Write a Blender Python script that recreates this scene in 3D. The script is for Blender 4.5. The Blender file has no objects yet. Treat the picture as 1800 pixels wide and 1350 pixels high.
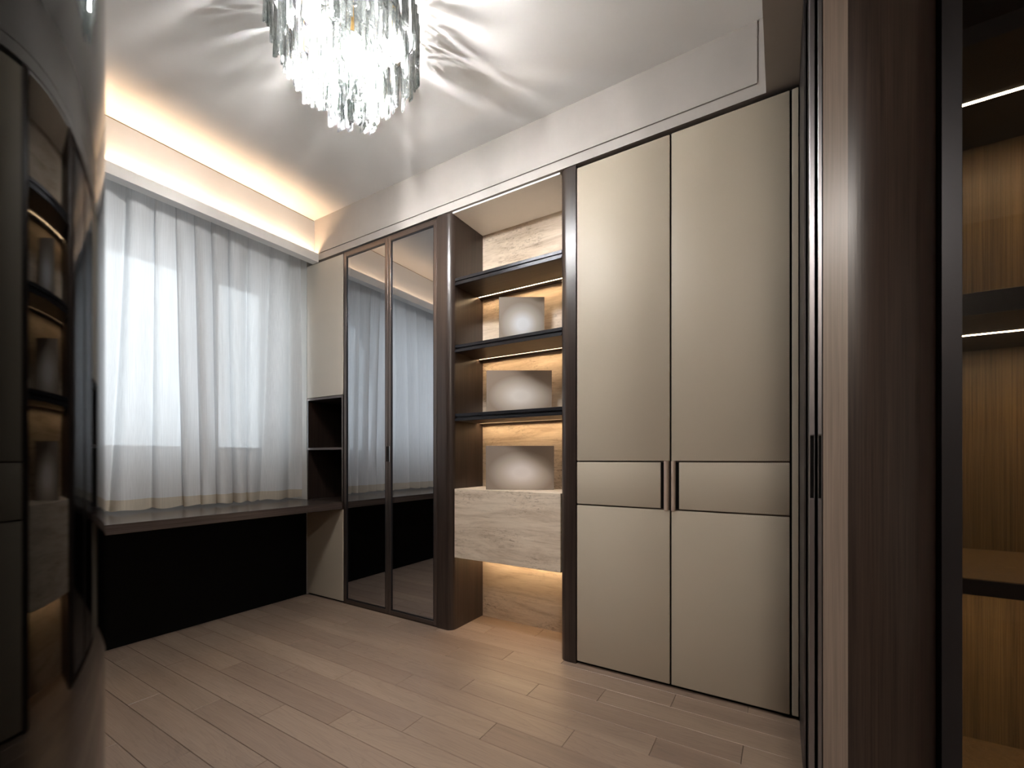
import bpy, bmesh, math, random
from mathutils import Vector, Matrix
random.seed(7)
sc = bpy.context.scene
COL = sc.collection
PI = math.pi

# ------------------------------------------------------------------ camera, world, exposure
H = 1.047                                   # eye height
TH = math.radians(31.4)
cam_d = bpy.data.cameras.new('camera')
cam_d.sensor_width = 36.0
cam_d.lens = 777.0 / 1800.0 * 36.0
cam_d.shift_y = 132.0 / 1800.0
cam_d.clip_start = 0.02
cam_d.dof.use_dof = True
cam_d.dof.focus_distance = 2.7
cam_d.dof.aperture_fstop = 3.2
cam = bpy.data.objects.new('camera', cam_d)
COL.objects.link(cam)
cam.location = (0, 0, H)
cam.rotation_euler = (PI / 2, 0, TH - PI / 2)
sc.camera = cam

world = bpy.data.worlds.new('overcast_sky')
sc.world = world
world.use_nodes = True
bg = world.node_tree.nodes['Background']
bg.inputs[0].default_value = (0.86, 0.93, 1.0, 1)
bg.inputs[1].default_value = 1.2

vs = sc.view_settings
vs.view_transform = 'Standard'
vs.look = 'None'
vs.exposure = 1.98
vs.gamma = 1.0
vs.use_curve_mapping = False
sc.cycles.use_denoising = True
sc.cycles.caustics_reflective = False
sc.cycles.caustics_refractive = False
sc.cycles.use_adaptive_sampling = True
sc.cycles.adaptive_threshold = 0.02
sc.cycles.max_bounces = 10
sc.cycles.diffuse_bounces = 5
sc.cycles.glossy_bounces = 5
sc.cycles.transmission_bounces = 6
sc.cycles.transparent_max_bounces = 24
sc.cycles.sample_clamp_indirect = 1.3

pl = bpy.data.lights.new('window_daylight_portal', 'AREA')   # portal only: guides sky light through the window
pl.shape = 'RECTANGLE'; pl.size = 2.1; pl.size_y = 1.4
pl.cycles.is_portal = True
po = bpy.data.objects.new('window_daylight_portal', pl); COL.objects.link(po)
po.location = (1.1, 3.72, 1.75); po.rotation_euler = (-PI / 2, 0, 0)

# strengths of the room's lamps and the added hall fill
BULB = 470.0
COVE = 20.0
SHELF_LED = 17.0
HALL_LED = 38.0
HALL_FILL = 16.0

# ------------------------------------------------------------------ materials
def srgb(r, g, b):
    f = lambda c: (c / 255 / 12.92) if c / 255 <= 0.04045 else ((c / 255 + 0.055) / 1.055) ** 2.4
    return (f(r), f(g), f(b), 1)

class NT:
    def __init__(s, name):
        m = bpy.data.materials.new(name); m.use_nodes = True
        s.m = m; s.t = m.node_tree; s.n = s.t.nodes; s.l = s.t.links
        s.p = s.n['Principled BSDF']; s.out = s.n['Material Output']
    def new(s, typ, **kw):
        x = s.n.new(typ)
        for k, v in kw.items(): setattr(x, k, v)
        return x
    def coord(s, scale=(1, 1, 1), loc=(0, 0, 0), kind='Object'):
        tc = s.new('ShaderNodeTexCoord'); mp = s.new('ShaderNodeMapping')
        mp.inputs['Scale'].default_value = scale; mp.inputs['Location'].default_value = loc
        s.l.new(tc.outputs[kind], mp.inputs['Vector']); return mp.outputs[0]
    def noise(s, vec, scale=5, detail=4, rough=0.55, dist=0):
        n = s.new('ShaderNodeTexNoise'); n.inputs['Scale'].default_value = scale
        n.inputs['Detail'].default_value = detail; n.inputs['Roughness'].default_value = rough
        n.inputs['Distortion'].default_value = dist
        s.l.new(vec, n.inputs['Vector']); return n.outputs['Fac']
    def ramp(s, fac, stops):
        r = s.new('ShaderNodeValToRGB'); e = r.color_ramp.elements
        while len(e) < len(stops): e.new(0.5)
        for k, (p, c) in enumerate(stops): e[k].position = p; e[k].color = c
        s.l.new(fac, r.inputs[0]); return r.outputs[0]
    def mix(s, fac, a, b, mode='MIX'):
        x = s.new('ShaderNodeMix', data_type='RGBA', blend_type=mode)
        for i, v in ((0, fac), (6, a), (7, b)):
            if hasattr(v, 'is_linked'): s.l.new(v, x.inputs[i])
            else: x.inputs[i].default_value = v
        return x.outputs[2]
    def bump(s, h, strength=0.2, dist=0.002):
        b = s.new('ShaderNodeBump'); b.inputs['Strength'].default_value = strength
        b.inputs['Distance'].default_value = dist
        s.l.new(h, b.inputs['Height']); s.l.new(b.outputs[0], s.p.inputs['Normal']); return b.outputs[0]
    def col(s, c):
        if hasattr(c, 'is_linked'): s.l.new(c, s.p.inputs['Base Color'])
        else: s.p.inputs['Base Color'].default_value = c
    def set(s, rough=0.5, metal=0.0, spec=0.5, ior=None):
        s.p.inputs['Roughness'].default_value = rough; s.p.inputs['Metallic'].default_value = metal
        s.p.inputs['Specular IOR Level'].default_value = spec
        if ior: s.p.inputs['IOR'].default_value = ior

def simple(name, c, rough=0.5, metal=0.0, spec=0.5):
    t = NT(name); t.col(c); t.set(rough, metal, spec)
    return t.m

def emit(name, c, strength):
    t = NT(name)
    e = t.new('ShaderNodeEmission'); e.inputs[0].default_value = c; e.inputs[1].default_value = strength
    t.l.new(e.outputs[0], t.out.inputs[0]); return t.m

def paint(name, c, rough=0.6, var=0.04, scale=(1, 1, 1)):
    t = NT(name)
    v = t.coord(scale)
    n = t.noise(v, 3.5, 6, 0.6)
    d = tuple(x * (1 - var) for x in c[:3]) + (1,)
    l = tuple(min(1, x * (1 + var)) for x in c[:3]) + (1,)
    t.col(t.ramp(n, [(0.35, d), (0.65, l)])); t.set(rough)
    t.bump(t.noise(v, 90, 3), 0.05, 0.001)
    return t.m

def wood(name, c0, c1, axis='z', rough=0.42, fine=260, spec=0.5, random_tint=0.0):
    t = NT(name)
    sv = {'z': (1, 1, 0.012), 'y': (1, 0.012, 1), 'x': (0.012, 1, 1)}[axis]
    v = t.coord(sv)
    n1 = t.noise(v, fine, 3, 0.6)
    n2 = t.noise(v, fine * 0.17, 4, 0.6)
    a = t.ramp(n1, [(0.32, c0), (0.7, c1)])
    b = t.ramp(n2, [(0.3, c0), (0.75, c1)])
    t.col(t.mix(0.45, a, b)); t.set(rough, 0, spec)
    t.bump(n1, 0.25, 0.0006)
    return t.m

def oak(name):
    t = NT(name)
    oi = t.new('ShaderNodeObjectInfo')
    tc = t.new('ShaderNodeTexCoord')
    add = t.new('ShaderNodeVectorMath', operation='ADD')
    mul = t.new('ShaderNodeVectorMath', operation='SCALE'); mul.inputs['Scale'].default_value = 37.0
    comb = t.new('ShaderNodeCombineXYZ')
    for k in range(3): t.l.new(oi.outputs['Random'], comb.inputs[k])
    t.l.new(comb.outputs[0], mul.inputs[0]); t.l.new(tc.outputs['Object'], add.inputs[0]); t.l.new(mul.outputs[0], add.inputs[1])
    mp = t.new('ShaderNodeMapping'); mp.inputs['Scale'].default_value = (1, 0.13, 1); t.l.new(add.outputs[0], mp.inputs[0])
    big = t.noise(mp.outputs[0], 7, 3, 0.5, 0.6)
    # cathedral grain: contour lines of a low-frequency noise
    m1 = t.new('ShaderNodeMath', operation='MULTIPLY'); m1.inputs[1].default_value = 22.0; t.l.new(big, m1.inputs[0])
    m2 = t.new('ShaderNodeMath', operation='FRACT'); t.l.new(m1.outputs[0], m2.inputs[0])
    lines = t.ramp(m2.outputs[0], [(0.0, (0.35, 0.35, 0.35, 1)), (0.18, (1, 1, 1, 1)), (0.9, (0.85, 0.85, 0.85, 1)), (1.0, (0.35, 0.35, 0.35, 1))])
    mp2 = t.new('ShaderNodeMapping'); mp2.inputs['Scale'].default_value = (1, 0.03, 1); t.l.new(add.outputs[0], mp2.inputs[0])
    fine = t.noise(mp2.outputs[0], 220, 3, 0.6)
    base = t.ramp(big, [(0.3, srgb(135, 117, 104)), (0.7, srgb(153, 134, 119))])
    tint = t.ramp(oi.outputs['Random'], [(0.0, srgb(236, 230, 225)), (0.5, srgb(246, 242, 238)), (1.0, srgb(255, 252, 246))])
    c = t.mix(1.0, base, tint, 'MULTIPLY')
    c = t.mix(0.22, c, lines, 'MULTIPLY')
    f = t.ramp(fine, [(0.35, (0.72, 0.72, 0.72, 1)), (0.6, (1, 1, 1, 1))])
    c = t.mix(0.35, c, f, 'MULTIPLY')
    t.col(c); t.set(0.34, 0, 0.6)
    rr = t.ramp(fine, [(0.3, (0.48, 0.48, 0.48, 1)), (0.7, (0.40, 0.40, 0.40, 1))])
    t.l.new(rr, t.p.inputs['Roughness'])
    t.bump(fine, 0.12, 0.0006)
    return t.m

def leather(name, c):
    t = NT(name); v = t.coord()
    n = t.noise(v, 2.2, 3, 0.5)
    d = tuple(x * 0.965 for x in c[:3]) + (1,)
    t.col(t.ramp(n, [(0.3, d), (0.7, c)])); t.set(0.5, 0, 0.4)
    vo = t.new('ShaderNodeTexVoronoi'); vo.inputs['Scale'].default_value = 420
    t.l.new(v, vo.inputs['Vector'])
    t.bump(vo.outputs['Distance'], 0.22, 0.0007)
    return t.m

def travertine(name):
    t = NT(name)
    v = t.coord((1, 1, 7))
    warp = t.noise(t.coord((1, 1, 2.5)), 2.2, 5, 0.6)
    n1 = t.noise(v, 1.9, 10, 0.68, 1.3)
    n2 = t.noise(t.coord((1, 1, 16)), 5, 8, 0.7, 0.8)
    n3 = t.noise(t.coord((1, 1, 3)), 34, 6, 0.75, 0.4)
    a = t.ramp(n1, [(0.22, srgb(134, 112, 95)), (0.38, srgb(178, 158, 138)), (0.48, srgb(206, 188, 168)), (0.60, srgb(222, 207, 188)), (0.70, srgb(192, 172, 152)), (0.85, srgb(160, 140, 122))])
    b = t.ramp(n2, [(0.3, srgb(140, 118, 100)), (0.45, srgb(205, 188, 168)), (0.75, srgb(228, 214, 196))])
    c = t.mix(0.38, a, b)
    pores = t.ramp(n3, [(0.36, srgb(112, 94, 80)), (0.50, (1, 1, 1, 1))])
    band = t.ramp(warp, [(0.45, (0, 0, 0, 1)), (0.62, (1, 1, 1, 1))])
    pm = t.mix(band, (1, 1, 1, 1), pores)
    c = t.mix(0.7, c, pm, 'MULTIPLY')
    t.col(c); t.set(0.45, 0, 0.4)
    t.bump(n3, 0.12, 0.001)
    return t.m

def smoked_glass(name):
    t = NT(name)
    gl = t.new('ShaderNodeBsdfGlossy'); gl.inputs['Roughness'].default_value = 0.0; gl.inputs[0].default_value = (0.92, 0.95, 1.0, 1)
    tr = t.new('ShaderNodeBsdfTransparent'); tr.inputs[0].default_value = (0.55, 0.54, 0.53, 1)
    fr = t.new('ShaderNodeFresnel'); fr.inputs[0].default_value = 8.0
    mx = t.new('ShaderNodeMixShader')
    t.l.new(fr.outputs[0], mx.inputs[0]); t.l.new(tr.outputs[0], mx.inputs[1]); t.l.new(gl.outputs[0], mx.inputs[2])
    t.l.new(mx.outputs[0], t.out.inputs[0]); return t.m

def clear_glass(name, tint=(0.95, 0.97, 0.97, 1), ior=1.5):
    t = NT(name)
    gl = t.new('ShaderNodeBsdfGlossy'); gl.inputs['Roughness'].default_value = 0.0
    tr = t.new('ShaderNodeBsdfTransparent'); tr.inputs[0].default_value = tint
    fr = t.new('ShaderNodeFresnel'); fr.inputs[0].default_value = ior
    mx = t.new('ShaderNodeMixShader')
    t.l.new(fr.outputs[0], mx.inputs[0]); t.l.new(tr.outputs[0], mx.inputs[1]); t.l.new(gl.outputs[0], mx.inputs[2])
    t.l.new(mx.outputs[0], t.out.inputs[0]); return t.m

def crystal(name):
    t = NT(name)
    v = t.coord((1, 1, 0.35))
    n = t.noise(v, 130, 3, 0.6, 0.5)
    b = t.new('ShaderNodeBump'); b.inputs['Strength'].default_value = 1.0; b.inputs['Distance'].default_value = 0.006
    t.l.new(n, b.inputs['Height'])
    gl = t.new('ShaderNodeBsdfGlass'); gl.inputs['IOR'].default_value = 1.52; gl.inputs['Roughness'].default_value = 0.0
    gl.inputs[0].default_value = (0.96, 1.0, 0.99, 1)
    t.l.new(b.outputs[0], gl.inputs['Normal'])
    tr = t.new('ShaderNodeBsdfTransparent'); tr.inputs[0].default_value = (0.97, 0.99, 0.985, 1)
    gs = t.new('ShaderNodeBsdfGlossy'); gs.inputs['Roughness'].default_value = 0.04
    t.l.new(b.outputs[0], gs.inputs['Normal'])
    fr = t.new('ShaderNodeFresnel'); fr.inputs[0].default_value = 1.7; t.l.new(b.outputs[0], fr.inputs['Normal'])
    m0 = t.new('ShaderNodeMixShader')
    t.l.new(fr.outputs[0], m0.inputs[0]); t.l.new(tr.outputs[0], m0.inputs[1]); t.l.new(gs.outputs[0], m0.inputs[2])
    m1 = t.new('ShaderNodeMixShader'); m1.inputs[0].default_value = 0.43
    t.l.new(m0.outputs[0], m1.inputs[1]); t.l.new(gl.outputs[0], m1.inputs[2])
    tl = t.new('ShaderNodeBsdfTranslucent'); tl.inputs[0].default_value = (0.96, 0.99, 0.98, 1)
    m2 = t.new('ShaderNodeMixShader'); m2.inputs[0].default_value = 0.015
    t.l.new(m1.outputs[0], m2.inputs[1]); t.l.new(tl.outputs[0], m2.inputs[2])
    t.l.new(m2.outputs[0], t.out.inputs[0]); return t.m

def sheer(name, c, through=0.06, glow=0.38):
    t = NT(name)
    v = t.coord((1, 1, 0.01))
    n = t.noise(v, 420, 2, 0.6)
    k = t.ramp(n, [(0.3, tuple(x * 0.82 for x in c[:3]) + (1,)), (0.7, c)])
    df = t.new('ShaderNodeBsdfDiffuse'); tl = t.new('ShaderNodeBsdfTranslucent'); tr = t.new('ShaderNodeBsdfTransparent')
    t.l.new(k, df.inputs[0]); t.l.new(k, tl.inputs[0])
    m1 = t.new('ShaderNodeMixShader'); m1.inputs[0].default_value = glow
    t.l.new(df.outputs[0], m1.inputs[1]); t.l.new(tl.outputs[0], m1.inputs[2])
    fac = t.ramp(n, [(0.3, (1 - through * 0.6,) * 3 + (1,)), (0.7, (1 - through * 1.5,) * 3 + (1,))])
    m2 = t.new('ShaderNodeMixShader'); t.l.new(fac, m2.inputs[0])
    t.l.new(tr.outputs[0], m2.inputs[1]); t.l.new(m1.outputs[0], m2.inputs[2])
    t.l.new(m2.outputs[0], t.out.inputs[0]); return t.m

def pale_patch(name, edge, mid, pale, aspect):
    """soft patch, paler towards its centre, on the front of a display box (generated coordinates of the front sheet)"""
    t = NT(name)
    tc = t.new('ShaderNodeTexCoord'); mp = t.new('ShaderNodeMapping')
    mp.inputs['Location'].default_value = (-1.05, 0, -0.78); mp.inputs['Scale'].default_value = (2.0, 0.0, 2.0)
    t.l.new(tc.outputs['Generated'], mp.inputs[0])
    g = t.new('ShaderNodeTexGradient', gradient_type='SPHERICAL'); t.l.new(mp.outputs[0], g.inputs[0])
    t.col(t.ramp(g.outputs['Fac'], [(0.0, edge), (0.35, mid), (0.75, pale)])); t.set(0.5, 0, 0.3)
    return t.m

M = {}
M['ceiling'] = paint('ceiling_paint', srgb(246, 243, 240), 0.55, 0.015)
M['beam'] = paint('beam_plaster', srgb(182, 176, 171), 0.6, 0.05, (1, 1, 0.6))
M['wall'] = paint('white_plaster', srgb(222, 219, 214), 0.6, 0.02)
M['hall_wall'] = paint('taupe_plaster', srgb(196, 182, 168), 0.6, 0.02)
M['oak'] = oak('grey_oak_plank')
M['subfloor'] = simple('joint_glint', srgb(196, 174, 152), 0.7)  # pale tone stands in for light caught on the plank bevels
M['wood'] = wood('smoked_veneer', srgb(24, 18, 16), srgb(66, 54, 48), 'z', 0.3)
M['wood_y'] = wood('smoked_veneer_lengthwise', srgb(38, 30, 26), srgb(74, 61, 53), 'y', 0.4)
M['wood_x'] = wood('smoked_veneer_crosswise', srgb(46, 38, 35), srgb(86, 74, 69), 'x', 0.24, spec=0.8)
M['wood_hall'] = wood('walnut_veneer', srgb(68, 52, 32), srgb(140, 114, 76), 'z', 0.45)
M['taupe_veneer'] = wood('taupe_veneer', srgb(112, 100, 91), srgb(148, 135, 124), 'z', 0.3)
M['leather'] = leather('beige_leather', srgb(181, 170, 153))
M['cream'] = leather('beige_leather_lit', srgb(212, 202, 188))  # same beige leather, the light on the upper door put into its tone
M['stitch'] = simple('stitch_thread', srgb(214, 200, 180), 0.7)
M['travertine'] = travertine('travertine')
M['bronze'] = simple('dark_bronze', srgb(104, 94, 90), 0.32, 0.85)
M['champagne'] = simple('champagne_metal', srgb(206, 186, 170), 0.32, 0.35)
M['black_metal'] = simple('black_metal', srgb(44, 44, 48), 0.35, 0.6)
M['steel'] = simple('grey_anodised', srgb(132, 130, 134), 0.32, 0.9)
M['black'] = simple('black_matt', srgb(6, 5, 5), 0.7, 0, 0.15)
M['interior'] = simple('black_interior', srgb(26, 22, 20), 0.5)
M['gloss'] = simple('black_lacquer', srgb(4, 4, 4), 0.03, 0, 0.2)
M['smoked'] = smoked_glass('smoked_reflective_glass')
M['pane'] = clear_glass('window_glass')
M['hall_glass'] = clear_glass('grey_cabinet_glass', (0.6, 0.59, 0.58, 1), 1.3)
M['crystal'] = crystal('crystal')
M['sheer'] = sheer('sheer_curtain', srgb(251, 251, 252))
M['hem'] = sheer('curtain_hem', srgb(228, 216, 198), 0.03, 0.3)
M['frame'] = simple('white_window_frame', srgb(206, 206, 206), 0.4)
M['chrome'] = simple('chrome', srgb(210, 210, 212), 0.12, 1.0)
M['gold'] = simple('gold_socket', srgb(222, 184, 120), 0.3, 0.9)
M['shelf_pale'] = simple('pale_shelf_edge', srgb(214, 212, 210), 0.35)
M['shadow_gap'] = simple('ochre_gap', srgb(150, 112, 60), 0.6)
M['bulb'] = emit('bulb_light', (1.0, 0.985, 0.965, 1), BULB)
M['cove'] = emit('cove_led', (1.0, 0.68, 0.42, 1), COVE)
M['led'] = emit('shelf_led', (1.0, 0.70, 0.40, 1), SHELF_LED)
M['led_soft'] = emit('cabinet_and_added_led', (1.0, 0.78, 0.56, 1), SHELF_LED * 0.5)
M['hall_led'] = emit('hall_led', (1.0, 0.74, 0.46, 1), HALL_LED)
M['hall_fill'] = emit('hall_fill', (1.0, 0.93, 0.86, 1), HALL_FILL)

# ------------------------------------------------------------------ mesh helpers
def world_loc(o):
    v = Vector((0, 0, 0))
    while o is not None:
        v += o.location; o = o.parent
    return v

class B:
    def __init__(s): s.bm = bmesh.new()
    def box(s, x0, x1, y0, y1, z0, z1, bev=0.0, seg=1):
        t = bmesh.new()
        bmesh.ops.create_cube(t, size=1.0)
        for v in t.verts:
            v.co = Vector(((x0 + x1) / 2 + v.co.x * (x1 - x0), (y0 + y1) / 2 + v.co.y * (y1 - y0), (z0 + z1) / 2 + v.co.z * (z1 - z0)))
        if bev > 0:
            bmesh.ops.bevel(t, geom=t.edges[:], offset=bev, segments=seg, affect='EDGES', profile=0.5)
        s.merge(t); return s
    def merge(s, t):
        me = bpy.data.meshes.new('tmp'); t.to_mesh(me); t.free()
        s.bm.from_mesh(me); bpy.data.meshes.remove(me)
    def prism(s, pts, z0, z1):
        lo = [s.bm.verts.new((x, y, z0)) for x, y in pts]
        hi = [s.bm.verts.new((x, y, z1)) for x, y in pts]
        n = len(pts)
        for i in range(n):
            s.bm.faces.new((lo[i], lo[(i + 1) % n], hi[(i + 1) % n], hi[i]))
        s.bm.faces.new(lo[::-1]); s.bm.faces.new(hi); return s
    def lathe(s, c, prof, n=24):
        rings = []
        for r, z in prof:
            rings.append([s.bm.verts.new((c[0] + r * math.cos(2 * PI * k / n), c[1] + r * math.sin(2 * PI * k / n), c[2] + z)) for k in range(n)])
        for a, b in zip(rings, rings[1:]):
            for k in range(n):
                s.bm.faces.new((a[k], a[(k + 1) % n], b[(k + 1) % n], b[k]))
        s.bm.faces.new(rings[0][::-1]); s.bm.faces.new(rings[-1]); return s
    def mesh(s, name, off=Vector((0, 0, 0)), smooth=False):
        bmesh.ops.recalc_face_normals(s.bm, faces=s.bm.faces[:])
        bmesh.ops.translate(s.bm, verts=s.bm.verts[:], vec=-off)
        me = bpy.data.meshes.new(name); s.bm.to_mesh(me); s.bm.free()
        if smooth:
            for p in me.polygons: p.use_smooth = True
            try: me.set_sharp_from_angle(angle=math.radians(35))
            except Exception: pass
        return me
    def build(s, name, mat, parent=None, smooth=False, origin=None):
        """world-space geometry -> one object, origin at its own base centre"""
        cs = [v.co for v in s.bm.verts]
        lo = Vector((min(c.x for c in cs), min(c.y for c in cs), min(c.z for c in cs)))
        hi = Vector((max(c.x for c in cs), max(c.y for c in cs), max(c.z for c in cs)))
        o0 = Vector(origin) if origin is not None else Vector(((lo.x + hi.x) / 2, (lo.y + hi.y) / 2, lo.z))
        me = s.mesh(name, o0, smooth); me.materials.append(M[mat] if isinstance(mat, str) else mat)
        o = bpy.data.objects.new(name, me); COL.objects.link(o)
        o.location = o0
        if parent is not None:
            o.parent = parent; o.location = o0 - world_loc(parent)
        return o

def tag(o, label, cat, group=None):
    o['label'] = label; o['category'] = cat
    if group: o['group'] = group
    return o
def struct(o, label=None, cat=None):
    o['kind'] = 'structure'
    if label: o['label'] = label
    if cat: o['category'] = cat
    return o
def thing(name, loc, label, cat, group=None):
    o = bpy.data.objects.new(name, None); COL.objects.link(o); o.location = loc
    o.empty_display_size = 0.1
    return tag(o, label, cat, group)
def arc(cx, cy, r, a0, a1, n=12):
    return [(cx + r * math.cos(math.radians(a0 + (a1 - a0) * k / n)), cy + r * math.sin(math.radians(a0 + (a1 - a0) * k / n))) for k in range(n + 1)]

W = 2.1            # plane of the cabinet fronts
BK = 2.44          # back of the cabinets
CEIL = 2.87
SOF = 2.555        # underside of beam and lintel
XL = -0.8          # left wall
YW = 3.5           # window wall
YH = -2.2          # end of the hall

# ------------------------------------------------------------------ the setting
fl = struct(B().box(XL - 0.1, 2.6, YH - 0.1, YW + 0.2, -0.06, -0.016).build('floor', 'subfloor'), 'grey brown oak plank floor of the study', 'floor')
PW, PL = 0.119, 0.845
for i in range(-12, 16):
    x0 = 0.633 + PW * i; x1 = x0 + PW
    x0 = max(x0, XL); x1 = min(x1, BK)
    if x1 - x0 < 0.01: continue
    off = 0.12 + 0.2817 * ((9 - i) % 3)
    k0 = math.floor((YH - off) / PL)
    for k in range(k0, 9):
        y0 = max(off + PL * k, YH); y1 = min(off + PL * (k + 1), YW)
        if y1 - y0 < 0.01 or (x1 < -0.3 and y0 > 0.9): continue
        g = 0.0006
        B().box(x0 + g, x1 - g, y0 + g, y1 - g, -0.016, 0.0, 0.0013).build('plank', 'oak', fl)

struct(B().box(XL, W + 0.01, 0.055, 3.06, CEIL, CEIL + 0.08).build('ceiling', 'ceiling'), 'smooth pale painted ceiling of the study', 'ceiling')
struct(B().box(XL, BK + 0.2, YH, -0.135, 2.62, 2.7).build('ceiling_hall', 'ceiling'), 'hall ceiling behind the doorway', 'ceiling')
struct(B().box(XL - 0.1, XL, YH - 0.1, YW + 0.2, 0, CEIL + 0.08).build('wall_left', 'hall_wall'))
struct(B().box(BK + 0.012, BK + 0.12, YH - 0.1, YW + 0.2, 0, CEIL + 0.08).build('wall_right', 'wall'))
struct(B().box(XL, BK + 0.012, YH - 0.1, YH, 0, 2.7).build('wall_hall', 'hall_wall'))
# window wall with two openings
ww = B()
ZS, ZT = 1.10, 2.39
for a in ((XL, 0.30, 0, CEIL), (0.30, 1.47, 0, ZS), (0.30, 1.47, ZT, CEIL), (1.47, 1.62, 0, CEIL), (1.62, 2.02, 0, ZS), (1.62, 2.02, ZT, CEIL), (2.02, BK + 0.012, 0, CEIL)):
    ww.box(a[0], a[1], YW, YW + 0.18, a[2], a[3])
struct(ww.build('wall_window', 'wall'))
struct(B().box(W, BK + 0.012, 3.15, YW, 0, 2.7).build('wall_return', 'wall'))
for n, (xa, xb, mull) in enumerate(((0.30, 1.47, (0.86,)), (1.62, 2.02, ())), 1):
    w = B(); f = 0.035
    w.box(xa, xb, YW + 0.05, YW + 0.10, ZS, ZS + f).box(xa, xb, YW + 0.05, YW + 0.10, ZT - f, ZT)
    w.box(xa, xa + f, YW + 0.05, YW + 0.10, ZS + f, ZT - f).box(xb - f, xb, YW + 0.05, YW + 0.10, ZS + f, ZT - f)
    for m in mull: w.box(m - 0.03, m + 0.03, YW + 0.05, YW + 0.10, ZS + f, ZT - f)
    wo = struct(w.build('window_%d' % n, 'frame'), 'white framed window pane behind the sheer curtain, ' + ('left of the pier' if n == 1 else 'right of the pier'), 'window')
    es = [xa + f] + [q for m in mull for q in (m - 0.03, m + 0.03)] + [xb - f]
    for q in range(0, len(es), 2):
        B().box(es[q], es[q + 1], YW + 0.073, YW + 0.077, ZS + f, ZT - f).build('pane', 'pane', wo)

# beam over the cabinets: core, upper field, lower band, end band, with a recessed line between them
bm_ = struct(B().box(W + 0.006, BK + 0.012, -0.06, 3.07, SOF, CEIL + 0.08).build('trim_1', 'beam'), 'long plastered beam above the cabinets', 'beam')
B().box(W - 0.002, W + 0.006, 0.088, 3.05, 2.610, CEIL).build('field', 'beam', bm_)
B().box(W - 0.002, W + 0.006, 0.055, 3.05, SOF, 2.603).build('lower_band', 'beam', bm_)
B().box(W - 0.002, W + 0.006, 0.055, 0.081, 2.603, CEIL).build('end_band', 'beam', bm_)
struct(B().box(XL, W + 0.006, -0.06, 0.055, SOF, CEIL + 0.08).build('trim_2', 'beam'), 'lintel over the doorway', 'lintel')
# cove over the window: board, lip, back board, led strip
cv = struct(B().box(XL, W - 0.002, 3.0, 3.07, 2.54, 2.556).build('trim_3', 'ceiling'), 'white cove above the curtain with hidden warm light', 'cove')
B().box(XL, W - 0.002, 3.0, 3.010, 2.556, 2.604).build('lip', 'ceiling', cv)
B().box(XL, W - 0.002, 3.052, 3.07, 2.556, CEIL - 0.006).build('back_board', 'ceiling', cv)
B().box(XL, W - 0.002, 3.056, 3.066, CEIL - 0.006, CEIL).build('shadow_gap', 'shadow_gap', cv)
B().box(XL + 0.02, W - 0.02, 3.020, 3.042, 2.556, 2.583).build('strip_ledge', 'ceiling', cv)
B().box(XL + 0.02, W - 0.02, 3.022, 3.041, 2.583, 2.586).build('light_strip', 'cove', cv)
struct(B().box(XL, BK, 3.07, YW, 2.66, 2.72).build('ceiling_pocket', 'ceiling'), 'top of the curtain recess', 'ceiling')

# ------------------------------------------------------------------ wardrobe with beige leather doors
wd = thing('wardrobe', (2.27, 0.43, 0), 'tall wardrobe with two beige leather doors and champagne handles', 'wardrobe')
B().box(W + 0.024, BK, -0.058, 0.896, 0, 2.545).build('body', 'black', wd)
def stitches(segs, x):
    L, Wd, gap = 0.0048, 0.0011, 0.0034
    vs_, fs = [], []
    def q(y0, y1, z0, z1):
        k = len(vs_)
        xb, xf = x + 0.0006, x - 0.0004
        vs_.extend([(xb, y0, z0), (xb, y1, z0), (xb, y1, z1), (xb, y0, z1), (xf, y0 + (y1-y0)*0.2, z0 + (z1-z0)*0.2), (xf, y1 - (y1-y0)*0.2, z0 + (z1-z0)*0.2), (xf, y1 - (y1-y0)*0.2, z1 - (z1-z0)*0.2), (xf, y0 + (y1-y0)*0.2, z1 - (z1-z0)*0.2)])
        fs.extend([tuple(k + i for i in f) for f in ((4, 5, 6, 7), (0, 1, 5, 4), (1, 2, 6, 5), (2, 3, 7, 6), (3, 0, 4, 7))])
    for (ya, za, yb, zb) in segs:
        n = max(1, int(math.hypot(yb - ya, zb - za) / (L + gap)))
        for k in range(n):
            y = ya + (yb - ya) * (k + 0.5) / n; z = za + (zb - za) * (k + 0.5) / n
            if abs(yb - ya) > abs(zb - za): q(y - L / 2, y + L / 2, z - Wd / 2, z + Wd / 2)
            else: q(y - Wd / 2, y + Wd / 2, z - L / 2, z + L / 2)
    return vs_, fs
def raw(name, vs_, fs, mat, parent):
    off = world_loc(parent)
    me = bpy.data.meshes.new(name); me.from_pydata([tuple(Vector(v) - off) for v in vs_], [], fs); me.materials.append(M[mat])
    o = bpy.data.objects.new(name, me); COL.objects.link(o); o.parent = parent; return o
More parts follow.
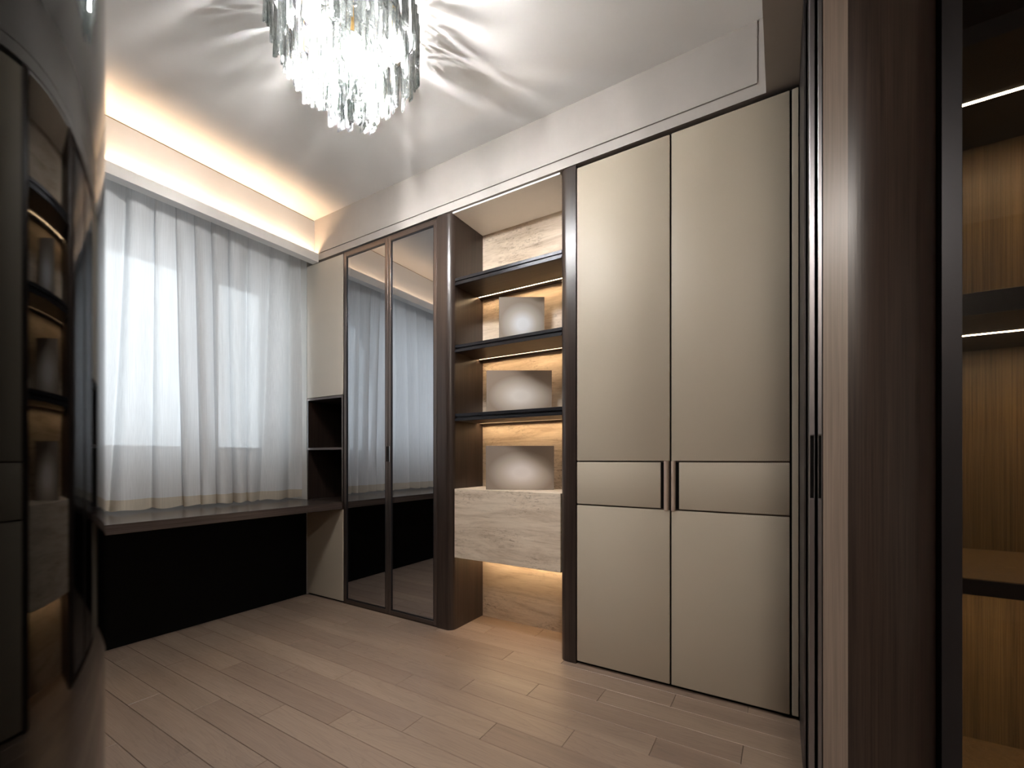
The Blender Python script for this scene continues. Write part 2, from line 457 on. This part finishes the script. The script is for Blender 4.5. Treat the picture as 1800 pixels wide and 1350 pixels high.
for (ya, yb, hy0, hy1, py0, py1) in ((0.438, 0.893, 0.4435, 0.4635, 0.4785, 0.893), (-0.027, 0.430, 0.4135, 0.4315, -0.027, 0.397)):
    d = B().box(W + 0.013, W + 0.023, ya, yb, 0.018, 2.528, 0.001).build('door', 'bronze', wd)
    segs = []; e = 0.006
    for (p0, p1, z0, z1) in ((ya, yb, 1.0385, 2.532), (py0, py1, 0.8195, 1.032), (ya, yb, 0.018, 0.8125)):
        B().box(W, W + 0.0135, p0, p1, z0, z1, 0.0022, 2).build('panel', 'leather', d, True)
        segs += [(p0 + e, z0 + e, p1 - e, z0 + e), (p0 + e, z1 - e, p1 - e, z1 - e), (p0 + e, z0 + e, p0 + e, z1 - e), (p1 - e, z0 + e, p1 - e, z1 - e)]
    v_, f_ = stitches(segs, W)
    st = raw('stitching', v_, f_, 'stitch', d); st['kind'] = 'stuff'; st['label'] = 'pale saddle stitching along the panel edges'
    # recess next to the pull
    ry0, ry1 = (hy1, py0) if hy0 > 0.435 else (py1, hy0)
    B().box(W + 0.011, W + 0.0128, ry0, ry1, 0.8195, 1.032).build('recess', 'black', d)
    h = B()
    cy = (hy0 + hy1) / 2; r = (hy1 - hy0) / 2
    h.prism(arc(W + 0.002, cy, r, 90, 270, 10) + [(W + 0.012, hy0), (W + 0.012, hy1)], 0.811, 1.038)
    hd = h.build('handle', 'champagne', d, True); hd['label'] = 'half-round champagne metal pull'
B().box(W, W + 0.02, -0.0575, -0.035, 0.018, 2.532, 0.0015).build('filler_panel', 'leather', wd)

# ------------------------------------------------------------------ display shelf unit
su = thing('shelf_unit', (2.27, 1.35, 0), 'open smoked-wood shelf unit with travertine back and lit shelves', 'shelf unit')
NR, NL = 0.993, 1.712          # inner faces of the niche
R = 0.045
lp = [(BK, 1.825), (W, 1.825)] + arc(W + R, NL + R, R, 180, 270, 10) + [(BK, NL)]
B().prism(lp, 0, SOF - 0.004).build('side_panel', 'wood', su, True)
rp = [(BK, 0.899), (BK, NR)] + arc(W + R, NR - R, R, 90, 180, 10) + [(W, 0.899)]
B().prism(rp, 0, SOF - 0.004).build('side_panel', 'wood', su, True)
B().box(BK - 0.012, BK + 0.008, NR, NL, 0, SOF - 0.004).build('back_panel', 'travertine', su)
B().box(W + 0.012, BK - 0.012, NR, NL, SOF - 0.012, SOF - 0.002).build('top_board', 'ceiling', su)
for zb in (2.112, 1.702, 1.281):
    s = B().box(W + 0.048, 2.372, NR, NL, zb, zb + 0.040).box(2.372, 2.382, NR, NL, zb + 0.004, zb + 0.040).box(2.382, BK - 0.012, NR, NL, zb, zb + 0.040).build('shelf', 'wood_y', su)
    c = B()
    c.box(W + 0.033, W + 0.048, NR, NL, zb + 0.026, zb + 0.044, 0.001)
    c.box(W + 0.040, W + 0.048, NR, NL, zb + 0.012, zb + 0.026)
    c.box(W + 0.030, W + 0.048, NR, NL, zb - 0.001, zb + 0.012, 0.001)
    c.build('edge_channel', 'black_metal', s)
    B().box(2.3725, 2.3815, NR + 0.004, NL - 0.004, zb + 0.0025, zb + 0.0042).build('light_strip', 'led', s)
upl = [o for o in su.children if o.name.startswith('shelf')][0]
B().box(2.33, 2.338, NR + 0.01, NL - 0.01, 2.152, 2.155).build('light_strip', 'led_soft', upl)  # added uplight, hidden on the top shelf, brightens the niche ceiling
dr = B().box(W + 0.02, BK - 0.012, NR + 0.002, NL - 0.006, 0.447, 0.866, 0.0012).build('drawer_box', 'travertine', su)
dr['label'] = 'floating travertine drawer box between the side panels'
B().box(2.385, 2.398, NR + 0.02, NL - 0.02, 0.444, 0.4475).build('light_strip', 'led', dr)

# three boxes with soft pale fronts, turned towards the doorway
def disp_box(u0, u1, v0, v1, d, z, label, edge, mid, pale):
    a = ((u0 + u1) / 2 - 900) / 777; w = (u1 - u0) / 777 * d; h = (v1 - v0) / 777 * d
    X = math.sin(TH) * a * d + math.cos(TH) * d; Y = -math.cos(TH) * a * d + math.sin(TH) * d
    o = bpy.data.objects.new('display_box', None); COL.objects.link(o)
    o.location = (X, Y, z); o.rotation_euler = (0, 0, TH - PI / 2)
    tag(o, label, 'box', 'display boxes in the lit niche')
    # local frame: x to the right seen from the doorway, y away from it
    b = B().box(-w / 2, w / 2, 0.002, 0.06, 0, h, 0.002).mesh('body'); b.materials.append(M['bronze_card'])
    p = bpy.data.objects.new('body', b); COL.objects.link(p); p.parent = o
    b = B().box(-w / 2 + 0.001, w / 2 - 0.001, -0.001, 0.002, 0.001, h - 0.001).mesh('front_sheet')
    b.materials.append(pale_patch('soft_patch', edge, mid, pale, w / h))
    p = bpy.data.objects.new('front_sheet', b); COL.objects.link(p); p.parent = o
M['bronze_card'] = simple('taupe_card', srgb(120, 108, 98), 0.6)
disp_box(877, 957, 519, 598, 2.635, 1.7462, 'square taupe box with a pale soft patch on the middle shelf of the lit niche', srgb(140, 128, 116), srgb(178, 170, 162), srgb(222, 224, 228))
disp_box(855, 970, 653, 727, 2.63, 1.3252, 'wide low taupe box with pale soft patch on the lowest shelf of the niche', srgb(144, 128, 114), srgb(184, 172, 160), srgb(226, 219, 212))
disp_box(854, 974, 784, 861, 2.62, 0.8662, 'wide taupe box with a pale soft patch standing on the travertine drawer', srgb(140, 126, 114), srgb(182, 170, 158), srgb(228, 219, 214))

# ------------------------------------------------------------------ glass door cabinet
gc = thing('glass_cabinet', (2.27, 2.27, 0), 'tall dark cabinet with two mirror-like smoked glass doors', 'cabinet')
GY0, GY1 = 1.828, 2.717
B().box(W + 0.004, BK, GY1 - 0.018, GY1, 0, 2.545).build('side_panel', 'wood', gc)
B().box(W + 0.004, BK, GY0, GY0 + 0.012, 0, 2.545).build('side_panel', 'wood', gc)
B().box(BK - 0.012, BK, GY0 + 0.012, GY1 - 0.018, 0.02, 2.53).build('back_panel', 'wood', gc)
B().box(W + 0.004, BK - 0.012, GY0 + 0.012, GY1 - 0.018, 2.53, 2.545).build('top_board', 'wood_y', gc)
B().box(W + 0.004, BK - 0.012, GY0 + 0.012, GY1 - 0.018, 0.0, 0.02).build('bottom_board', 'wood_y', gc)
for zb in (2.09, 1.68, 1.27, 0.86, 0.45):
    s = B().box(W + 0.09, BK - 0.012, GY0 + 0.012, GY1 - 0.018, zb, zb + 0.02).build('shelf', 'wood_y', gc)
    B().box(W + 0.082, W + 0.09, GY0 + 0.012, GY1 - 0.018, zb - 0.004, zb + 0.022).build('shelf_edge', 'shelf_pale', s)
    if zb > 1.0:
        B().box(2.395, 2.402, GY0 + 0.014, 2.19, zb - 0.002, zb + 0.001).build('light_strip', 'led_soft', s)
for (ya, yb, hs) in ((2.2605, 2.708, 'r'), (1.832, 2.2555, 'l')):
    st = 0.023; z0, z1 = 0.012, 2.532
    dd = B()
    dd.box(W, W + 0.020, ya, ya + st, z0, z1, 0.001).box(W, W + 0.020, yb - st, yb, z0, z1, 0.001)
    dd.box(W, W + 0.020, ya + st, yb - st, z0, z0 + st, 0.001).box(W, W + 0.020, ya + st, yb - st, z1 - st, z1, 0.001)
    d = dd.build('door', 'bronze', gc)
    bead = B(); t_ = 0.006
    for (p, q, r0, r1) in ((ya + st, ya + st + t_, z0 + st, z1 - st), (yb - st - t_, yb - st, z0 + st, z1 - st), (ya + st, yb - st, z0 + st, z0 + st + t_), (ya + st, yb - st, z1 - st - t_, z1 - st)):
        bead.box(W + 0.003, W + 0.014, p, q, r0, r1)
    bead.build('glazing_bead', 'black_metal', d)
    B().box(W + 0.008, W + 0.012, ya + st, yb - st, z0 + st, z1 - st).build('glass', 'smoked', d)
    a, b = (ya + 0.001, ya + 0.013) if hs == 'r' else (yb - 0.012, yb - 0.001)
    h = B().box(W - 0.001, W + 0.001, a, b, 1.03, 1.132).build('handle', 'black', d)
    if hs == 'l': B().box(W - 0.003, W + 0.001, a - 0.006, a, 1.028, 1.134, 0.0005).build('handle_rim', 'chrome', h)
B().box(W + 0.004, W + 0.02, GY1 - 0.008, GY1, 0.0, 2.545).build('edge_strip', 'bronze', gc)

# ------------------------------------------------------------------ narrow cabinet beside the curtain
nc = thing('narrow_cabinet', (2.27, 2.93, 0), 'narrow cabinet beside the curtain, beige leather doors above and below two open cubbies, upper one toned as if lit', 'cabinet')
NY0, NY1 = 2.718, 3.146
B().box(W + 0.02, BK, NY0, NY1, 1.515, 2.545).build('upper_body', 'black', nc)
B().box(W, W + 0.02, NY0 + 0.003, NY1, 1.517, 2.538, 0.0015).build('upper_door', 'cream', nc)
B().box(W + 0.02, BK, NY0, NY1, 0.0, 0.68).build('lower_body', 'black', nc)
B().box(W, W + 0.02, NY0 + 0.003, NY1, 0.014, 0.682, 0.0015).build('lower_door', 'leather', nc)
cb = B()
cb.box(W + 0.002, BK, NY0, NY0 + 0.016, 0.686, 1.513).box(W + 0.002, BK, NY1 - 0.012, NY1, 0.686, 1.513)
cb.box(BK - 0.012, BK, NY0 + 0.016, NY1 - 0.012, 0.686, 1.513)
cb.box(W + 0.002, BK - 0.012, NY0 + 0.016, NY1 - 0.012, 1.497, 1.513)
cb.box(W + 0.002, BK - 0.012, NY0 + 0.016, NY1 - 0.012, 0.686, 0.738)
cb.build('cubby', 'wood', nc)
B().box(W + 0.002, BK - 0.012, NY0 + 0.016, NY1 - 0.012, 1.117, 1.133).build('shelf', 'wood_y', nc)
e = B()
e.box(W - 0.001, W + 0.002, NY0, NY0 + 0.016, 0.738, 1.513).box(W - 0.001, W + 0.002, NY0 + 0.016, NY1, 1.497, 1.513).box(W - 0.001, W + 0.002, NY0 + 0.016, NY1, 1.117, 1.133)
e.build('edge_trim', 'bronze', nc)

# ------------------------------------------------------------------ desk under the window
dk = thing('desk', (1.0, 3.1, 0), 'long dark wooden built-in desk below the curtained window', 'desk')
B().box(0.176, W - 0.002, 2.722, YW - 0.004, 0.686, 0.735, 0.0012).build('desktop', 'wood_x', dk)
B().box(0.176, W - 0.002, 3.15, 3.168, 0.0, 0.686).build('back_panel', 'black', dk)

# ------------------------------------------------------------------ sheer curtain
def curtain():
    x0, x1, z0, z1 = 0.30, 2.068, 0.752, 2.654
    zh = z0 + 0.062
    NX, NZ = 640, 44
    cx = [0.30, 0.46, 0.60, 0.74, 0.86, 1.0, 1.07, 1.20, 1.30, 1.42, 1.53, 1.64, 1.74, 1.85, 1.96, 2.068]
    def pos(s, z):
        k = (z1 - z) / (z1 - z0)                 # 0 top, 1 bottom
        ph = s * 14.0 + 0.35 * math.sin(2 * PI * s * 1.7)
        amp = 0.024 + 0.012 * k + 0.008 * math.sin(2 * PI * s * 3.1 + 1.0)
        w = math.sin(2 * PI * ph)
        # folds lap over each other and drift irregularly towards the hem
        dx = 0.062 * k * math.sin(2 * PI * s * 1.9 + 0.4) + 0.020 * k * k * math.sin(2 * PI * s * 4.3)
        dx += (0.026 + 0.006 * math.sin(2 * PI * s * 2.2)) * math.sin(2 * PI * ph + 0.7)
        x = x0 + (x1 - x0) * s + dx * min(1, 6 * s) * min(1, 8 * (1 - s))
        y = 3.205 + amp * w + 0.010 * math.sin(9 * s + 3 * k)
        return (x, y, z)
    def sheet(za, zb, nz, dy=0.0):
        vs_, fs = [], []
        for j in range(nz + 1):
            z = za + (zb - za) * j / nz
            for i in range(NX + 1):
                p = pos(i / NX, z)
                if j == 0 and za == z0: p = (p[0], p[1], p[2] + 0.004 * math.sin(i * 0.21))
                vs_.append((p[0], p[1] + dy, p[2]))
        for j in range(nz):
            for i in range(NX):
                a = j * (NX + 1) + i; fs.append((a, a + 1, a + NX + 2, a + NX + 1))
        return vs_, fs
    t = thing('curtain', (1.18, 3.205, 0.752), 'floor-length-style white sheer curtain hanging over the desk', 'curtain')
    t['label'] = 'white sheer pleated curtain hanging in front of the window above the desk'
    for nm, za, zb, nz, mat in (('sheer_panel', zh, z1, NZ, 'sheer'), ('hem', z0, zh, 3, 'hem')):
        o = raw(nm, *sheet(za, zb, nz), mat, t)
        for p in o.data.polygons: p.use_smooth = True
curtain()
tag(B().box(0.2, 2.08, 3.195, 3.215, 2.6555, 2.66).build('curtain_rail', 'frame'), 'white ceiling rail carrying the sheer curtain', 'curtain rail')

# ------------------------------------------------------------------ chandelier
CX, CY = 1.165, 1.485
ch = thing('chandelier', (CX, CY, CEIL), 'round tiered crystal chandelier of hanging glass prisms on the ceiling', 'chandelier')
B().lathe((CX, CY, CEIL - 0.03), [(0.205, 0.0), (0.21, 0.006), (0.21, 0.024), (0.205, 0.0295)], 48).build('ceiling_plate', 'chrome', ch, True)
def prism_mesh(w, dp, L, k):
    b = bmesh.new(); rings = []
    rnd = random.Random(k)
    n = 7
    for j in range(n + 1):
        z = -L * j / n
        ww_ = w * (1 + 0.10 * rnd.uniform(-1, 1)); dd_ = dp * (1 + 0.18 * rnd.uniform(-1, 1))
        ox = 0.0015 * rnd.uniform(-1, 1)
        rings.append([b.verts.new((ox + ww_ / 2 * sx, dd_ / 2 * sy, z - (0.35 * w * sx if j == n else 0))) for sx, sy in ((-1, -0.45), (-0.25, -1), (0.3, -0.9), (1, -0.3), (0.9, 0.5), (0.1, 1), (-0.9, 0.6))])
    m = len(rings[0])
    for p, q in zip(rings, rings[1:]):
        for i in range(m): b.faces.new((p[i], q[i], q[(i + 1) % m], p[(i + 1) % m]))
    b.faces.new(rings[0]); b.faces.new(rings[-1][::-1])
    bmesh.ops.recalc_face_normals(b, faces=b.faces[:])
    me = bpy.data.meshes.new('prism'); b.to_mesh(me); b.free(); me.materials.append(M['crystal']); return me
pm = [prism_mesh(0.0195, 0.010, L, 11 + i) for i, L in enumerate((0.165, 0.185, 0.205, 0.15))]
tiers = ((0.280, 2.842, 80), (0.235, 2.765, 66), (0.185, 2.700, 52), (0.130, 2.648, 40), (0.075, 2.622, 26), (0.025, 2.61, 8))
for r, zt, n in tiers:
    ring = B().lathe((CX, CY, zt - 0.004), [(max(r - 0.006, 0.004), 0), (r + 0.002, 0), (r + 0.002, 0.006), (max(r - 0.006, 0.004), 0.006)], 40) if r > 0.05 else None
    if ring:
        ring.bm.free()
        rb = B(); nn = 40
        prof = [(r - 0.004, zt - 0.003), (r + 0.002, zt - 0.003), (r + 0.002, zt + 0.003), (r - 0.004, zt + 0.003)]
        rs = [[rb.bm.verts.new((CX + a * math.cos(2 * PI * k / nn), CY + a * math.sin(2 * PI * k / nn), z)) for a, z in prof] for k in range(nn)]
        for k in range(nn):
            A, Bq = rs[k], rs[(k + 1) % nn]
            for i in range(4): rb.bm.faces.new((A[i], A[(i + 1) % 4], Bq[(i + 1) % 4], Bq[i]))
        rb.build('ring', 'chrome', ch, True)
        for k in range(4):
            a = PI / 4 + k * PI / 2 + r
            x, y = CX + (r - 0.001) * math.cos(a), CY + (r - 0.001) * math.sin(a)
            if CEIL - 0.03 - zt > 0.01:
                B().box(x - 0.0015, x + 0.0015, y - 0.0015, y + 0.0015, zt, CEIL - 0.028).build('hanger', 'chrome', ch)
    for k in range(n):
        a = 2 * PI * (k + random.uniform(-0.2, 0.2)) / n
        o = bpy.data.objects.new('prism', random.choice(pm)); COL.objects.link(o); o.parent = ch
        rr = r + random.uniform(-0.006, 0.006)
        o.location = (rr * math.cos(a), rr * math.sin(a), zt - CEIL + random.uniform(-0.012, 0.006))
        o.rotation_euler = (random.uniform(-0.05, 0.05), random.uniform(-0.05, 0.05), a + PI / 2 + random.uniform(-0.5, 0.5))
for k in range(8):
    a = 2 * PI * k / 8 + 0.3
    r = 0.205 if k % 2 == 0 else 0.105
    x, y = CX + r * math.cos(a), CY + r * math.sin(a)
    zb = 2.68 if k % 2 == 0 else 2.63
    bl = B().lathe((x, y, zb), [(0.003, -0.092), (0.011, -0.084), (0.0165, -0.064), (0.017, -0.03), (0.0115, 0)], 16).build('bulb', 'bulb', ch, True)
    B().lathe((x, y, zb), [(0.011, 0.0), (0.0125, 0.002), (0.0125, 0.016), (0.009, 0.03), (0.004, CEIL - 0.03 - zb)], 14).build('socket', 'gold', bl, True)

# ------------------------------------------------------------------ glossy cabinet with a rounded corner at the left edge
cc = thing('curved_cabinet', (-0.2, 1.5, 0), 'glossy black cabinet with a rounded corner mirroring the room, at the doorway', 'cabinet')
RC, CCX, CCY = 0.343, -0.171, 0.648
def cprof(o):
    return [(XL + 0.004, CCY - RC - o)] + arc(CCX, CCY, RC + o, -90, 0, 64) + [(CCX + RC + o, 2.70), (XL + 0.004, 2.70)]
B().prism(cprof(0), 0.06, 2.535).build('body', 'gloss', cc, True)
B().prism(cprof(-0.02), 0.0, 0.06).build('plinth', 'black', cc, True)

# ------------------------------------------------------------------ sliding doors parked at the right, track and jamb
XD = 1.5
for k, (y0, y1) in enumerate(((-0.0786, -0.0666), (-0.0956, -0.0862))):
    sd = thing('sliding_door', (1.9, (y0 + y1) / 2, 0.012), ('black framed sliding glass door, parked edge-on nearest the beige wardrobe' if k == 0 else 'black framed sliding glass door, parked edge-on against the rounded wood jamb'), 'door', 'sliding doors parked at the doorway')
    f = B()
    f.box(XD, XD + 0.035, y0, y1, 0.012, 0.935, 0.0008).box(XD, XD + 0.035, y0, y1, 1.115, 2.54, 0.0008)
    f.box(XD + 0.010, XD + 0.035, y0, y1, 0.935, 1.115)
    f.box(XD, XD + 0.010, y0, y0 + 0.0013, 0.935, 1.115).box(XD, XD + 0.010, y1 - 0.0013, y1, 0.935, 1.115)
    f.box(2.36, 2.395, y0, y1, 0.012, 2.54)
    f.box(XD + 0.035, 2.36, y0, y1, 0.012, 0.05).box(XD + 0.035, 2.36, y0, y1, 2.50, 2.54)
    f.build('frame', 'steel', sd)
    B().box(XD + 0.0095, XD + 0.0099, y0 + 0.0014, y1 - 0.0014, 0.937, 1.113).build('handle_recess', 'black', sd)
    B().box(XD + 0.035, 2.36, (y0 + y1) / 2 - 0.002, (y0 + y1) / 2 + 0.002, 0.05, 2.50).build('glass', 'black_glass' if 'black_glass' in M else 'interior', sd)
df = struct(B().box(1.71, W + 0.003, -0.0632, -0.0605, 0, SOF).build('trim_4', 'black_metal'), 'dark metal door casing beside the wardrobe', 'casing')
B().box(1.700, 1.709, -0.0655, -0.0605, 0, SOF).build('bright_edge', 'steel', df)
struct(B().box(XL, BK, -0.135, -0.0605, 2.542, 2.7).build('trim_5', 'black'), 'black sliding door head track', 'track')
RJ, JY = 0.2184, -0.154
jp = [(XD + 0.001, -0.098), (XD + 0.001, JY)] + arc(XD + RJ, JY, RJ, 180, 270, 40) + [(2.3, JY - RJ), (2.3, -0.098)]
jm = struct(B().prism(jp, 0, 2.542).build('trim_6', 'wood', None, True), 'dark wood clad jamb with a rounded corner at the right', 'jamb')

B().box(XD - 0.0005, XD + 0.001, JY + 0.0008, -0.098, 0, 2.542).build('veneer_strip', 'taupe_veneer', jm)

# ------------------------------------------------------------------ hall cabinet with lit shelves
hc = thing('display_cabinet', (1.95, -1.1, 0), 'tall lit display cabinet with walnut interior at the right edge', 'cabinet')
F, HB, HY0, HY1 = 1.65, 2.24, -1.9, -0.374
B().box(HB, HB + 0.02, HY0, HY1, 0, 2.56).build('back_panel', 'wood_hall', hc)
B().box(F + 0.022, HB, HY1 - 0.018, HY1, 0, 2.56).build('side_panel', 'wood', hc)
B().box(F + 0.022, HB, HY0, HY0 + 0.018, 0, 2.56).build('side_panel', 'wood', hc)
B().box(F + 0.022, HB, HY0 + 0.018, HY1 - 0.018, 0.0, 0.035).build('bottom_board', 'wood_hall_y' if 'wood_hall_y' in M else 'wood_hall', hc)
B().box(F + 0.022, HB, HY0 + 0.018, HY1 - 0.018, 2.54, 2.56).build('top_board', 'wood_y', hc)
for zb, th, lit in ((2.175, 0.05, True), (1.44, 0.06, True), (0.68, 0.042, True)):
    s = B().box(F + 0.03, HB, HY0 + 0.018, HY1 - 0.018, zb, zb + th, 0.001).build('shelf', 'wood_hall', hc)
    B().box(F + 0.026, F + 0.030, HY0 + 0.018, HY1 - 0.018, zb - 0.002, zb + th - 0.002).build('shelf_edge', 'black_metal', s)
    if lit: B().box(1.945, 1.957, HY0 + 0.03, HY1 - 0.022, zb - 0.0015, zb + 0.001).build('light_strip', 'hall_led', s)
    B().box(F + 0.03, HB - 0.001, HY0 + 0.018, HY1 - 0.018, zb - 0.001, zb).build('underside', 'interior', s)
st = 0.042
for (ya, yb) in ((-1.135, HY1), (HY0, -1.139)):
    dd = B()
    dd.box(F, F + 0.02, yb - st, yb, 0.01, 2.55, 0.001).box(F, F + 0.02, ya, ya + st, 0.01, 2.55, 0.001)
    dd.box(F, F + 0.02, ya + st, yb - st, 0.01, 0.03).box(F, F + 0.02, ya + st, yb - st, 2.51, 2.55)
    d = dd.build('door', 'black_metal', hc)
    B().box(F + 0.008, F + 0.012, ya + st, yb - st, 0.03, 2.51).build('glass', 'hall_glass', d)

# added unseen lamp behind the camera, brightens the jamb and wardrobe
LX, LY = -0.5, -0.41
hl = thing('hall_fill_lamp', (LX, LY, 2.62), 'added unseen fill lamp on the hall ceiling behind the viewer', 'lamp')
B().lathe((LX, LY, 2.59), [(0.25, 0.0), (0.26, 0.004), (0.26, 0.0295)], 32).build('housing', 'black_metal', hl, True)
B().lathe((LX, LY, 2.585), [(0.24, 0.0), (0.24, 0.005)], 32).build('diffuser', 'hall_fill', hl)
